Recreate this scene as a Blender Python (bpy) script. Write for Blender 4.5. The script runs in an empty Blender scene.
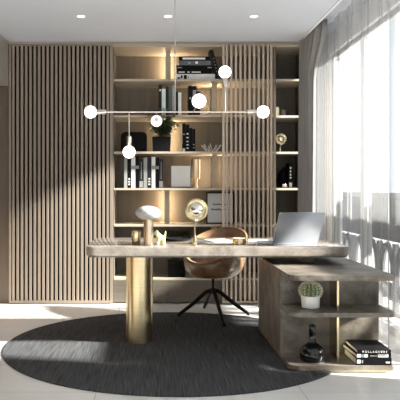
import bpy, bmesh, math, random
from mathutils import Vector, Matrix

random.seed(7)
scene = bpy.context.scene
COL = scene.collection
PI = math.pi

# ------------------------------------------------------------------ camera
F, CX, CY, EYE = 650.0, 153.0, 190.0, 1.175
cam_data = bpy.data.cameras.new('camera')
cam = bpy.data.objects.new('camera', cam_data)
COL.objects.link(cam)
cam.location = (0, 0, EYE)
cam.rotation_euler = (PI / 2, 0, 0)
cam_data.sensor_width = 36
cam_data.lens = 36 * F / 400
cam_data.shift_x = (200 - CX) / 400
cam_data.shift_y = (CY - 200) / 400
cam_data.clip_start = 0.05
scene.camera = cam

# ------------------------------------------------------------------ world, sun, exposure
world = bpy.data.worlds.new('sky')
scene.world = world
world.use_nodes = True
bg = world.node_tree.nodes['Background']
bg.inputs['Color'].default_value = (0.90, 0.95, 1.0, 1)
bg.inputs['Strength'].default_value = 1.45
sun_data = bpy.data.lights.new('sun', 'SUN')
sun_data.energy = 50
sun_data.angle = math.radians(3.6)
sun_data.color = (1.0, 0.95, 0.87)
sun = bpy.data.objects.new('sun', sun_data)
COL.objects.link(sun)
SUN_DIR = Vector((-1, 0.20, -0.48)).normalized()
sun.rotation_euler = SUN_DIR.to_track_quat('-Z', 'Y').to_euler()
sun.location = (6, 2, 5)
vs = scene.view_settings
vs.view_transform = 'Standard'
vs.look = 'None'
vs.gamma = 1
vs.use_curve_mapping = False
vs.exposure = 0.0
scene.cycles.use_denoising = True
scene.cycles.max_bounces = 10
scene.cycles.diffuse_bounces = 5
scene.cycles.transparent_max_bounces = 16
scene.cycles.sample_clamp_indirect = 6


# real-world coordinate that a measured picture point has at distance d
def X(px, d): return (px - CX) * d / F
def Z(py, d): return EYE - (py - CY) * d / F


# ------------------------------------------------------------------ materials
def srgb(r, g, b):
    f = lambda c: (c / 12.92) if c <= 0.04045 else ((c + 0.055) / 1.055) ** 2.4
    return (f(r / 255), f(g / 255), f(b / 255), 1)


def base_mat(name):
    m = bpy.data.materials.new(name)
    m.use_nodes = True
    nt = m.node_tree
    return m, nt, nt.nodes['Principled BSDF']


def mat(name, col, rough=0.5, metal=0.0, var=0.12, scale=(8, 8, 8), detail=4, bump=0.0, bscale=None, coat=0.0, col2=None, rough_var=0.0):
    """Principled material whose colour is varied by a noise in object space."""
    m, nt, b = base_mat(name)
    N, L = nt.nodes, nt.links
    tc = N.new('ShaderNodeTexCoord')
    mp = N.new('ShaderNodeMapping')
    mp.inputs['Scale'].default_value = scale
    L.new(tc.outputs['Object'], mp.inputs['Vector'])
    nz = N.new('ShaderNodeTexNoise')
    nz.inputs['Scale'].default_value = 1.0
    nz.inputs['Detail'].default_value = detail
    L.new(mp.outputs[0], nz.inputs['Vector'])
    rp = N.new('ShaderNodeValToRGB')
    rp.color_ramp.elements[0].position = 0.3
    rp.color_ramp.elements[1].position = 0.7
    c = col
    lo = col2 or tuple(max(0, x * (1 - var)) for x in c[:3]) + (1,)
    hi = tuple(min(1, x * (1 + var)) for x in c[:3]) + (1,)
    rp.color_ramp.elements[0].color = lo
    rp.color_ramp.elements[1].color = hi
    L.new(nz.outputs['Fac'], rp.inputs['Fac'])
    L.new(rp.outputs['Color'], b.inputs['Base Color'])
    b.inputs['Roughness'].default_value = rough
    b.inputs['Metallic'].default_value = metal
    if max(col[:3]) < .06 and rough > .25:
        b.inputs['Specular IOR Level'].default_value = .08
    if coat:
        b.inputs['Coat Weight'].default_value = coat
        b.inputs['Coat Roughness'].default_value = 0.05
    if bump:
        src = nz
        if bscale:
            mp2 = N.new('ShaderNodeMapping')
            mp2.inputs['Scale'].default_value = bscale
            L.new(tc.outputs['Object'], mp2.inputs['Vector'])
            src = N.new('ShaderNodeTexNoise')
            src.inputs['Scale'].default_value = 1.0
            src.inputs['Detail'].default_value = 5
            L.new(mp2.outputs[0], src.inputs['Vector'])
        bp = N.new('ShaderNodeBump')
        bp.inputs['Strength'].default_value = bump
        bp.inputs['Distance'].default_value = 0.01
        L.new(src.outputs['Fac'], bp.inputs['Height'])
        L.new(bp.outputs[0], b.inputs['Normal'])
    return m


def emit_mat(name, col, strength):
    m, nt, b = base_mat(name)
    b.inputs['Base Color'].default_value = col
    b.inputs['Emission Color'].default_value = col
    b.inputs['Emission Strength'].default_value = strength
    return m


def stone_mat(name, c1, c2, c3, rough):
    m, nt, b = base_mat(name)
    N, L = nt.nodes, nt.links
    tc = N.new('ShaderNodeTexCoord')
    n1 = N.new('ShaderNodeTexNoise'); n1.inputs['Scale'].default_value = 7; n1.inputs['Detail'].default_value = 8
    n1.inputs['Roughness'].default_value = 0.65
    n2 = N.new('ShaderNodeTexVoronoi'); n2.inputs['Scale'].default_value = 70
    L.new(tc.outputs['Object'], n1.inputs['Vector']); L.new(tc.outputs['Object'], n2.inputs['Vector'])
    r1 = N.new('ShaderNodeValToRGB')
    r1.color_ramp.elements[0].position = .35; r1.color_ramp.elements[0].color = c1
    r1.color_ramp.elements[1].position = .65; r1.color_ramp.elements[1].color = c2
    L.new(n1.outputs['Fac'], r1.inputs['Fac'])
    r2 = N.new('ShaderNodeValToRGB')
    r2.color_ramp.elements[0].position = .12; r2.color_ramp.elements[0].color = (1, 1, 1, 1)
    r2.color_ramp.elements[1].position = .3; r2.color_ramp.elements[1].color = (0, 0, 0, 1)
    L.new(n2.outputs['Distance'], r2.inputs['Fac'])
    mx = N.new('ShaderNodeMix'); mx.data_type = 'RGBA'
    ml = N.new('ShaderNodeMath'); ml.operation = 'MULTIPLY'; ml.inputs[1].default_value = .45
    L.new(r2.outputs['Color'], ml.inputs[0])
    L.new(ml.outputs[0], mx.inputs['Factor'])
    L.new(r1.outputs['Color'], mx.inputs['A']); mx.inputs['B'].default_value = c3
    L.new(mx.outputs['Result'], b.inputs['Base Color'])
    b.inputs['Roughness'].default_value = rough
    return m


def tile_mat():
    m, nt, b = base_mat('pale floor tile')
    N, L = nt.nodes, nt.links
    tc = N.new('ShaderNodeTexCoord')
    mp = N.new('ShaderNodeMapping'); mp.inputs['Location'].default_value = (0.33, 0.42, 0)
    L.new(tc.outputs['Object'], mp.inputs['Vector'])
    br = N.new('ShaderNodeTexBrick')
    br.offset = 0.0
    br.inputs['Color1'].default_value = (0.88, 0.875, 0.86, 1)
    br.inputs['Color2'].default_value = (0.86, 0.855, 0.84, 1)
    br.inputs['Mortar'].default_value = (0.6, 0.58, 0.56, 1)
    br.inputs['Scale'].default_value = 1
    br.inputs['Mortar Size'].default_value = 0.003
    br.inputs['Brick Width'].default_value = 1.2
    br.inputs['Row Height'].default_value = 0.6
    L.new(mp.outputs[0], br.inputs['Vector'])
    nz = N.new('ShaderNodeTexNoise'); nz.inputs['Scale'].default_value = 2.5; nz.inputs['Detail'].default_value = 7
    L.new(tc.outputs['Object'], nz.inputs['Vector'])
    rp = N.new('ShaderNodeValToRGB')
    rp.color_ramp.elements[0].color = (.88, .87, .86, 1); rp.color_ramp.elements[1].color = (1, 1, 1, 1)
    L.new(nz.outputs['Fac'], rp.inputs['Fac'])
    mx = N.new('ShaderNodeMix'); mx.data_type = 'RGBA'; mx.blend_type = 'MULTIPLY'; mx.inputs['Factor'].default_value = 1
    L.new(br.outputs['Color'], mx.inputs['A']); L.new(rp.outputs['Color'], mx.inputs['B'])
    L.new(mx.outputs['Result'], b.inputs['Base Color'])
    b.inputs['Roughness'].default_value = 0.22
    return m


def rug_mat():
    m, nt, b = base_mat('charcoal woven rug')
    N, L = nt.nodes, nt.links
    tc = N.new('ShaderNodeTexCoord')
    mp = N.new('ShaderNodeMapping')
    mp.inputs['Rotation'].default_value = (0, 0, math.radians(-2))
    mp.inputs['Scale'].default_value = (190, 3.5, 10)
    L.new(tc.outputs['Object'], mp.inputs['Vector'])
    nz = N.new('ShaderNodeTexNoise'); nz.inputs['Scale'].default_value = 1; nz.inputs['Detail'].default_value = 3
    L.new(mp.outputs[0], nz.inputs['Vector'])
    rp = N.new('ShaderNodeValToRGB')
    rp.color_ramp.elements[0].position = .3; rp.color_ramp.elements[0].color = (.020, .0205, .022, 1)
    rp.color_ramp.elements[1].position = .72; rp.color_ramp.elements[1].color = (.105, .107, .114, 1)
    L.new(nz.outputs['Fac'], rp.inputs['Fac'])
    L.new(rp.outputs['Color'], b.inputs['Base Color'])
    b.inputs['Roughness'].default_value = .85
    b.inputs['Specular IOR Level'].default_value = .15
    bp = N.new('ShaderNodeBump'); bp.inputs['Strength'].default_value = .4; bp.inputs['Distance'].default_value = .004
    L.new(nz.outputs['Fac'], bp.inputs['Height']); L.new(bp.outputs[0], b.inputs['Normal'])
    return m


def sheer_mat():
    m, nt, b = base_mat('white sheer voile')
    N, L = nt.nodes, nt.links
    N.remove(b)
    out = N['Material Output']
    tr = N.new('ShaderNodeBsdfTransparent'); tr.inputs['Color'].default_value = (1, 1, 1, 1)
    tl = N.new('ShaderNodeBsdfTranslucent'); tl.inputs['Color'].default_value = (.13, .13, .135, 1)
    df = N.new('ShaderNodeBsdfDiffuse'); df.inputs['Color'].default_value = (.62, .62, .64, 1)
    m1 = N.new('ShaderNodeMixShader'); m1.inputs['Fac'].default_value = .5
    L.new(tl.outputs[0], m1.inputs[1]); L.new(df.outputs[0], m1.inputs[2])
    # weave: tighter look where the cloth is seen edge-on
    lw = N.new('ShaderNodeLayerWeight'); lw.inputs['Blend'].default_value = .35
    mr = N.new('ShaderNodeMapRange')
    mr.inputs['To Min'].default_value = .20; mr.inputs['To Max'].default_value = .56
    L.new(lw.outputs['Facing'], mr.inputs['Value'])
    tc = N.new('ShaderNodeTexCoord')
    nz = N.new('ShaderNodeTexNoise'); nz.inputs['Scale'].default_value = 260
    L.new(tc.outputs['Object'], nz.inputs['Vector'])
    ad = N.new('ShaderNodeMath'); ad.operation = 'MULTIPLY_ADD'; ad.inputs[1].default_value = .12
    L.new(nz.outputs['Fac'], ad.inputs[0]); L.new(mr.outputs[0], ad.inputs[2])
    m2 = N.new('ShaderNodeMixShader')
    L.new(ad.outputs[0], m2.inputs['Fac'])
    L.new(tr.outputs[0], m2.inputs[1]); L.new(m1.outputs[0], m2.inputs[2])
    L.new(m2.outputs[0], out.inputs['Surface'])
    return m


def glass_pane_mat():
    m, nt, b = base_mat('clear window glass')
    N, L = nt.nodes, nt.links
    N.remove(b)
    out = N['Material Output']
    tr = N.new('ShaderNodeBsdfTransparent'); tr.inputs['Color'].default_value = (.96, .98, .98, 1)
    gl = N.new('ShaderNodeBsdfGlossy'); gl.inputs['Roughness'].default_value = .02
    lw = N.new('ShaderNodeLayerWeight'); lw.inputs['Blend'].default_value = .5
    fr = N.new('ShaderNodeMath'); fr.operation = 'POWER'; fr.inputs[1].default_value = 6
    L.new(lw.outputs['Facing'], fr.inputs[0])
    mx = N.new('ShaderNodeMixShader')
    L.new(fr.outputs[0], mx.inputs['Fac']); L.new(tr.outputs[0], mx.inputs[1]); L.new(gl.outputs[0], mx.inputs[2])
    L.new(mx.outputs[0], out.inputs['Surface'])
    return m


M = {}
M['plaster'] = mat('white ceiling plaster', (.50, .52, .575, 1), .8, var=.02, scale=(2, 2, 2))
M['wall'] = mat('off white wall paint', (.60, .625, .68, 1), .8, var=.02)
M['wall_white'] = mat('white window wall paint', (.84, .85, .87, 1), .8, var=.02)
M['tile'] = tile_mat()
M['slat_door'] = mat('light taupe oak slat', (.38, .31, .25, 1), .45, var=.035, scale=(25, 25, 1.2))
M['slat'] = mat('taupe oak slat', (.235, .19, .152, 1), .45, var=.035, scale=(25, 25, 1.2))
M['slat_back'] = mat('dark stained slat backing', (.008, .005, .004, 1), .7, var=.2, scale=(10, 10, 1))
M['oak'] = mat('smoked oak veneer', (.128, .103, .075, 1), .45, var=.16, scale=(18, 18, 1.0))
M['oak_h'] = mat('smoked oak veneer laid across', (.12, .10, .08, 1), .45, var=.14, scale=(1.2, 18, 22))
M['edge'] = mat('pale shelf board', (.42, .36, .285, 1), .4, var=.1, scale=(1.2, 18, 18))
M['brown'] = mat('brown wall panel', (.11, .08, .058, 1), .5, var=.15, scale=(14, 14, 1))
M['cab'] = mat('taupe lacquer cabinet front', (.29, .255, .22, 1), .35, var=.05, scale=(3, 3, 3))
M['cab_dark'] = mat('mid grey wall', (.34, .33, .32, 1), .7, var=.05)
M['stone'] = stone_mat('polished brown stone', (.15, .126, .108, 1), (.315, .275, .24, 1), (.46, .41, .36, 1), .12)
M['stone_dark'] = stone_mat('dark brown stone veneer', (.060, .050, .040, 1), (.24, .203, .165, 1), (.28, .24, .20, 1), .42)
M['brass'] = mat('brushed brass', (.58, .48, .30, 1), .28, 1.0, var=.07, scale=(2, 2, 120))
M['brass_p'] = mat('polished brass', (.56, .47, .29, 1), .2, 1.0, var=.05)
M['brass_v'] = mat('satin rose brass', (.72, .56, .38, 1), .36, 1.0, var=.05)
M['bronze'] = mat('champagne metal', (.58, .47, .36, 1), .24, 1.0, var=.06, scale=(40, 40, 2))
M['nickel'] = mat('champagne nickel', (.66, .60, .55, 1), .25, 1.0, var=.04)
M['chrome'] = mat('polished silver', (.80, .79, .77, 1), .12, 1.0, var=.12, scale=(30, 30, 30), bump=.5)
M['rug'] = rug_mat()
M['black'] = mat('matte black', (.006, .006, .0065, 1), .55, var=.2)
M['gloss_black'] = mat('gloss black ceramic', (.006, .006, .007, 1), .09, var=.1)
M['black_metal'] = mat('satin black metal', (.014, .013, .013, 1), .3, .3, var=.15)
M['leather'] = mat('tan leather', (.19, .105, .056, 1), .27, var=.5, scale=(7, 7, 7), detail=6, bump=1.0, bscale=(5, 5, 16))
M['leather_in'] = mat('tan leather seat', (.33, .18, .085, 1), .42, var=.25, scale=(9, 9, 9), bump=.4)
M['drape'] = mat('grey linen drape', (.20, .19, .185, 1), .9, var=.1, scale=(60, 60, 4), bump=.15)
M['sheer'] = sheer_mat()
M['glass'] = glass_pane_mat()
M['frame_white'] = mat('pale window frame', (.42, .42, .43, 1), .4, var=.03)
M['alu'] = mat('laptop aluminium', (.34, .365, .42, 1), .36, .9, var=.03)
M['keys'] = mat('dark keyboard', (.03, .03, .033, 1), .5)
M['screen'] = mat('black screen glass', (.01, .01, .012, 1), .08)
M['paper'] = mat('white paper', (.80, .79, .77, 1), .7, var=.03)
M['page'] = mat('book pages', (.76, .74, .70, 1), .8, var=.12, scale=(3, 3, 300))
M['b_black'] = mat('black book cloth', (.006, .006, .007, 1), .5)
M['b_dark'] = mat('charcoal book cloth', (.022, .023, .027, 1), .5)
M['b_grey'] = mat('grey book cloth', (.30, .305, .31, 1), .55)
M['b_mid'] = mat('slate book cloth', (.09, .092, .1, 1), .5)
M['b_white'] = mat('white book cover', (.72, .72, .71, 1), .45)
M['b_green'] = mat('dark green book cloth', (.018, .032, .026, 1), .5)
M['b_purple'] = mat('aubergine book cloth', (.03, .024, .034, 1), .5)
M['ink_w'] = mat('white print', (.75, .75, .74, 1), .6, var=.02)
M['ink_g'] = mat('grey print', (.28, .28, .29, 1), .6, var=.02)
M['ink_k'] = mat('black print', (.015, .015, .015, 1), .6, var=.02)
M['marble'] = mat('white veined marble shade', (.34, .34, .355, 1), .22, var=.35, scale=(9, 9, 16), detail=6)
M['lime'] = mat('pale lime glaze', (.72, .75, .36, 1), .35, var=.08)
M['leaf'] = mat('deep green leaf', (.038, .068, .030, 1), .42, var=.5, scale=(20, 20, 20))
M['stem'] = mat('brown stem', (.08, .055, .035, 1), .7)
M['cactus'] = mat('cactus green', (.16, .20, .10, 1), .6, var=.25, scale=(30, 30, 30))
M['spine'] = mat('cream cactus spine', (.80, .76, .60, 1), .7)
M['print_grey'] = mat('pale grey print paper', (.62, .63, .64, 1), .6, var=.03)
M['soil'] = mat('dark soil', (.03, .022, .016, 1), .95, var=.4, scale=(60, 60, 60))
M['pot_white'] = mat('white ceramic', (.78, .77, .75, 1), .35, var=.02)
M['wax'] = mat('cream wax', (.80, .72, .58, 1), .5, var=.03)
M['globe'] = emit_mat('lit opal glass', (1, .97, .92, 1), 2.6)
M['led'] = emit_mat('warm light strip', (1, .80, .54, 1), 55)
M['lamp_on'] = emit_mat('lit downlight lens', (1, .96, .9, 1), 6)
M['white_trim'] = mat('white trim', (.8, .8, .8, 1), .5, var=.01)
M['iron'] = mat('grey painted iron', (.075, .075, .08, 1), .5, var=.05)
M['concrete'] = mat('pale balcony concrete', (.25, .245, .24, 1), .85, var=.1)
M['city'] = mat('hazy ground', (.28, .29, .30, 1), .9, var=.2, scale=(.2, .2, .2))


# ------------------------------------------------------------------ mesh builder
class MB:
    def __init__(self):
        self.bm = bmesh.new()

    def box(self, x0, x1, y0, y1, z0, z1, bev=0.0, seg=2):
        r = bmesh.ops.create_cube(self.bm, size=1, matrix=Matrix.Translation(((x0 + x1) / 2, (y0 + y1) / 2, (z0 + z1) / 2)) @ Matrix.Diagonal((x1 - x0, y1 - y0, z1 - z0, 1)))
        if bev:
            es = list({e for v in r['verts'] for e in v.link_edges})
            bmesh.ops.bevel(self.bm, geom=es, offset=bev, segments=seg, affect='EDGES', profile=.5)
        return self

    def prism(self, poly, z0, z1, bev=0.0, seg=2):
        lo = [self.bm.verts.new((x, y, z0)) for x, y in poly]
        hi = [self.bm.verts.new((x, y, z1)) for x, y in poly]
        n = len(poly)
        f1 = self.bm.faces.new(hi); f2 = self.bm.faces.new(lo[::-1])
        for i in range(n):
            self.bm.faces.new((lo[i], lo[(i + 1) % n], hi[(i + 1) % n], hi[i]))
        if bev:
            es = list(set(f1.edges) | set(f2.edges))
            bmesh.ops.bevel(self.bm, geom=es, offset=bev, segments=seg, affect='EDGES', profile=.5)
        return self

    def lathe(self, prof, n=32, c=(0, 0, 0), mtx=None):
        rings = []
        start = len(self.bm.verts)
        new = []
        for r, z in prof:
            if r < 1e-6:
                v = self.bm.verts.new((c[0], c[1], c[2] + z)); rings.append([v]); new.append(v)
            else:
                ring = [self.bm.verts.new((c[0] + r * math.cos(2 * PI * i / n), c[1] + r * math.sin(2 * PI * i / n), c[2] + z)) for i in range(n)]
                rings.append(ring); new += ring
        for a, b in zip(rings[:-1], rings[1:]):
            for i in range(n):
                j = (i + 1) % n
                if len(a) == 1 and len(b) == 1: continue
                if len(a) == 1: self.bm.faces.new((a[0], b[j], b[i]))
                elif len(b) == 1: self.bm.faces.new((a[i], a[j], b[0]))
                else: self.bm.faces.new((a[i], a[j], b[j], b[i]))
        if mtx is not None:
            bmesh.ops.transform(self.bm, matrix=mtx, verts=new)
        return self

    def cyl(self, r, z0, z1, c=(0, 0), n=32, bev=0.0):
        if bev:
            p = [(0, z0), (r - bev, z0), (r, z0 + bev), (r, z1 - bev), (r - bev, z1), (0, z1)]
        else:
            p = [(0, z0), (r, z0), (r, z1), (0, z1)]
        return self.lathe(p, n, (c[0], c[1], 0))

    def ball(self, r, c=(0, 0, 0), n=24, mtx=None, sc=(1, 1, 1)):
        m = Matrix.Translation(c) @ Matrix.Diagonal((sc[0], sc[1], sc[2], 1))
        if mtx is not None:
            m = Matrix.Translation(c) @ mtx @ Matrix.Diagonal((sc[0], sc[1], sc[2], 1))
        bmesh.ops.create_uvsphere(self.bm, u_segments=n, v_segments=n // 2, radius=r, matrix=m)
        return self

    def tube(self, pts, r, n=8, closed=False, cap=True):
        pts = [Vector(p) for p in pts]
        rs = r if isinstance(r, (list, tuple)) else [r] * len(pts)
        rings = []
        prev = None
        m = len(pts)
        for i, p in enumerate(pts):
            if closed:
                t = (pts[(i + 1) % m] - pts[i - 1]).normalized()
            else:
                t = (pts[min(i + 1, m - 1)] - pts[max(i - 1, 0)]).normalized()
            if prev is None:
                a = Vector((0, 0, 1)) if abs(t.z) < .9 else Vector((1, 0, 0))
                u = t.cross(a).normalized()
            else:
                u = (prev - t * prev.dot(t)).normalized()
            prev = u
            w = t.cross(u)
            rings.append([self.bm.verts.new(p + (u * math.cos(2 * PI * k / n) + w * math.sin(2 * PI * k / n)) * rs[i]) for k in range(n)])
        prs = list(zip(rings[:-1], rings[1:]))
        if closed: prs.append((rings[-1], rings[0]))
        for a, b in prs:
            for k in range(n):
                self.bm.faces.new((a[k], a[(k + 1) % n], b[(k + 1) % n], b[k]))
        if cap and not closed:
            self.bm.faces.new(rings[0][::-1]); self.bm.faces.new(rings[-1])
        return self

    def leaf(self, base, dirv, ln, wd, bend=.3):
        d = Vector(dirv).normalized()
        s = d.cross(Vector((0, 0, 1)))
        s = s.normalized() if s.length > .05 else Vector((1, 0, 0))
        nrm = s.cross(d)
        rows = []
        for t, w in ((0, .12), (.3, .85), (.6, 1), (.85, .55), (1, .04)):
            p = Vector(base) + d * ln * t - Vector((0, 0, 1)) * bend * ln * t * t
            e = s * wd * .5 * w
            rows.append((self.bm.verts.new(p - e), self.bm.verts.new(p - nrm * wd * .12 * w), self.bm.verts.new(p + e)))
        for a, b in zip(rows[:-1], rows[1:]):
            self.bm.faces.new((a[0], a[1], b[1], b[0])); self.bm.faces.new((a[1], a[2], b[2], b[1]))
        return self

    def xf(self, mtx):
        bmesh.ops.transform(self.bm, matrix=mtx, verts=self.bm.verts[:])
        return self

    def mesh(self, name, material, smooth=False):
        bmesh.ops.recalc_face_normals(self.bm, faces=self.bm.faces[:])
        me = bpy.data.meshes.new(name)
        self.bm.to_mesh(me)
        self.bm.free()
        me.materials.append(material)
        if smooth:
            me.polygons.foreach_set('use_smooth', [True] * len(me.polygons))
            try:
                me.set_sharp_from_angle(angle=math.radians(40))
            except Exception:
                pass
        return me


def part(name, mb, material, parent, smooth=False, label=None):
    o = bpy.data.objects.new(name, mb.mesh(name, material, smooth))
    COL.objects.link(o)
    o.parent = parent
    if label: o['label'] = label
    return o


def thing(name, label, cat, loc=(0, 0, 0), rz=0.0, group=None):
    o = bpy.data.objects.new(name, None)
    o.empty_display_size = .05
    COL.objects.link(o)
    o.location = loc
    o.rotation_euler = (0, 0, rz)
    o['label'] = label
    o['category'] = cat
    if group: o['group'] = group
    return o


def single(name, mb, material, label, cat, loc=(0, 0, 0), rz=0.0, group=None, smooth=False):
    o = bpy.data.objects.new(name, mb.mesh(name, material, smooth))
    COL.objects.link(o)
    o.location = loc
    o.rotation_euler = (0, 0, rz)
    o['label'] = label
    o['category'] = cat
    if group: o['group'] = group
    return o


def struct(name, mb, material, label=None, parent=None, smooth=False):
    o = bpy.data.objects.new(name, mb.mesh(name, material, smooth))
    COL.objects.link(o)
    if parent:
        o.parent = parent
    else:
        o['kind'] = 'structure'
        if label: o['label'] = label
    return o


def text_mb(s, size, align='CENTER', squash=1.0, shear=0.0):
    """lettering as a flat mesh in the x-y plane, thin"""
    cu = bpy.data.curves.new('lettering', 'FONT')
    cu.body = s; cu.size = size; cu.align_x = align; cu.align_y = 'CENTER'; cu.extrude = .0004; cu.shear = shear
    cu.resolution_u = 2
    tmp = bpy.data.objects.new('lettering', cu)
    COL.objects.link(tmp)
    dg = bpy.context.evaluated_depsgraph_get()
    me = bpy.data.meshes.new_from_object(tmp.evaluated_get(dg))
    bpy.data.objects.remove(tmp)
    mb = MB(); mb.bm.from_mesh(me)
    bpy.data.meshes.remove(me)
    mb.xf(Matrix.Diagonal((squash, 1, 1, 1)))
    return mb


FACE = Matrix.Rotation(PI / 2, 4, 'X')     # lay lettering on a surface that faces the camera side (-y)


def rrect(x0, x1, y0, y1, r, n=8, corners=(1, 1, 1, 1)):
    """rounded rectangle outline; corners = (front-left, front-right, back-right, back-left)"""
    pts = []
    for k, (cx, cy, a0) in enumerate(((x0, y0, PI), (x1, y0, 1.5 * PI), (x1, y1, 0), (x0, y1, .5 * PI))):
        rr = r * corners[k]
        if rr <= 0:
            pts.append((cx, cy)); continue
        ox = cx + rr if k in (0, 3) else cx - rr
        oy = cy + rr if k in (0, 1) else cy - rr
        for i in range(n + 1):
            a = a0 + .5 * PI * i / n
            pts.append((ox + rr * math.cos(a), oy + rr * math.sin(a)))
    return pts


# ------------------------------------------------------------------ the room
CEIL = 2.70
D_SLAT = 6.70          # front of the slats
D_CASE = 6.72          # front of the bookcase
D_BACK = 7.20          # back panel of the bookcase
XL = -1.49             # left side
XE = 1.51              # ceiling edge at the curtain pocket
XW = 1.90              # window wall
Y0 = -0.6              # wall behind the camera

struct('floor', MB().box(-1.95, XW + .14, Y0, D_BACK + .08, -.12, 0), M['tile'], 'pale glossy tiled floor')
struct('ceiling', MB().box(-1.95, XE, Y0, D_BACK + .08, CEIL, CEIL + .2), M['plaster'], 'plain white ceiling')
struct('ceiling_pocket', MB().box(XE, XW + .14, Y0, D_BACK + .08, CEIL + .14, CEIL + .2), M['plaster'])
struct('trim_1', MB().box(XE - .012, XE + .004, Y0, D_SLAT - .02, CEIL - .006, CEIL + .03), M['white_trim'], 'thin white edge of the ceiling along the curtains')
struct('trim_2', MB().box(XL, XE, D_SLAT - .02, D_SLAT + .03, CEIL - .022, CEIL), M['cab'], 'thin taupe strip where the rear wall meets the ceiling')
struct('wall_back', MB().box(-1.95, XW + .14, D_BACK + .02, D_BACK + .08, 0, CEIL + .14), M['wall'], 'pale rear wall')
struct('wall_front', MB().box(-1.95, -1.6, Y0 - .1, Y0, 0, CEIL + .14).box(1.7, XW + .14, Y0 - .1, Y0, 0, CEIL + .14).box(-1.6, 1.7, Y0 - .1, Y0, 2.6, CEIL + .14).box(-1.6, 1.7, Y0 - .1, Y0, 0, .1), M['cab_dark'], 'grey wall behind the viewer')
struct('wall_left', MB().box(-1.95, -1.84, Y0, D_BACK + .02, 0, CEIL), M['brown'], 'brown left wall')
# recess panel beside the slats, under the overhead cabinet
struct('trim_3', MB().box(-1.84, XL, D_SLAT + .03, D_BACK + .02, 0, CEIL), M['brown'], 'brown panel at the left end of the rear wall')

W0, W1, WH = 3.90, 7.00, 2.63
mb = MB()
mb.box(XW, XW + .14, W1, D_BACK + .02, 0, CEIL + .14)
mb.box(XW, XW + .14, W0, W1, WH, CEIL + .14)
mb.box(XW, XW + .14, 3.05, W0, 0, CEIL + .14)
mb.box(XW, XW + .14, .3, 3.05, WH, CEIL + .14)
mb.box(XW, XW + .14, Y0, .3, 0, CEIL + .14)
struct('wall_right', mb, M['wall_white'], 'pale window wall on the right')


def window(n, y0, y1, mulls):
    o = bpy.data.objects.new('window_%d' % n, None)
    COL.objects.link(o)
    o['kind'] = 'structure'
    m = MB()
    m.box(XW + .03, XW + .10, y0, y1, 0, .07); m.box(XW + .03, XW + .10, y0, y1, WH - .06, WH)
    m.box(XW + .03, XW + .10, y0, y0 + .06, .07, WH - .06); m.box(XW + .03, XW + .10, y1 - .06, y1, .07, WH - .06)
    for y in mulls:
        m.box(XW + .03, XW + .10, y - .055, y + .055, .07, WH - .06)
    f = bpy.data.objects.new('window_frame', m.mesh('window_frame', M['frame_white'])); COL.objects.link(f); f.parent = o
    ys = [y0 + .06] + [v for y in mulls for v in (y - .055, y + .055)] + [y1 - .06]
    for a, b in zip(ys[::2], ys[1::2]):
        g = bpy.data.objects.new('window_pane', MB().box(XW + .06, XW + .066, a, b, .07, WH - .06).mesh('window_pane', M['glass'])); COL.objects.link(g); g.parent = o
    return o


window(1, W0, W1, (4.65, 5.99))  # nearer mullion is out of view, set to shade the desk's right end
window(2, .3, 3.05, (1.2, 2.1))

o = bpy.data.objects.new('window_3', None)       # unseen glazing added behind the viewer to brighten the front faces
COL.objects.link(o)
o['kind'] = 'structure'
m = MB()
for a, b in ((-1.6, -1.54), (-.53, -.47), (.57, .63), (1.64, 1.7)): m.box(a, b, Y0 - .08, Y0 - .02, .1, 2.6)
for a, b in ((.1, .16), (2.54, 2.6)): m.box(-1.54, 1.64, Y0 - .08, Y0 - .02, a, b)
struct('window_frame', m, M['frame_white'], parent=o)
for a, b in ((-1.54, -.53), (-.47, .57), (.63, 1.64)):
    struct('window_pane', MB().box(a, b, Y0 - .053, Y0 - .047, .16, 2.54), M['glass'], parent=o)

# outside: balcony, railing, hazy ground far below
struct('balcony_floor', MB().box(XW + .14, 2.6, -1, 14, -.16, -.04), M['concrete'], 'pale balcony floor outside the window')
struct('ground', MB().box(3.5, 400, -200, 400, -9, -8.5), M['city'], 'hazy ground far below the balcony')
rail = thing('balcony_railing', 'grey ornate balcony railing seen through the sheer curtain', 'railing', (2.22, 0, -.04))
part('top_rail', MB().box(-.03, .03, 2, 14, 1.13, 1.19, .008), M['iron'], rail)
part('solid_panel', MB().box(-.015, .015, 2, 14, .74, 1.13), M['iron'], rail)
part('bottom_rail', MB().box(-.02, .02, 2, 14, .06, .10), M['iron'], rail)
yy = 3.0
while yy < 13:
    part('post', MB().box(-.02, .02, yy - .035, yy + .035, .10, .72), M['iron'], rail)
    c = yy + .21
    ms = MB()                                     # arch under the panel and a pair of scrolls between two posts
    ms.tube([(0, c + .16 * math.cos(a), .44 + .26 * math.sin(a)) for a in [PI * i / 10 for i in range(11)]], .032, 6)
    for sgn in (-1, 1):
        pts = []
        for i in range(20):
            a = i / 19 * 3.4 * PI
            r = .085 * (1 - i / 24)
            pts.append((0, c + sgn * (.08 - r * math.cos(a)), .26 + r * math.sin(a)))
        ms.tube(pts, .022, 6)
    part('scrollwork', ms, M['iron'], rail, True)
    yy += .42

# ------------------------------------------------------------------ curtains
def curtain_grid(fn, nu, nv):
    mb = MB()
    g = [[mb.bm.verts.new(fn(i / nu, j / nv)) for j in range(nv + 1)] for i in range(nu + 1)]
    for i in range(nu):
        for j in range(nv):
            mb.bm.faces.new((g[i][j], g[i + 1][j], g[i + 1][j + 1], g[i][j + 1]))
    return mb


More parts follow.
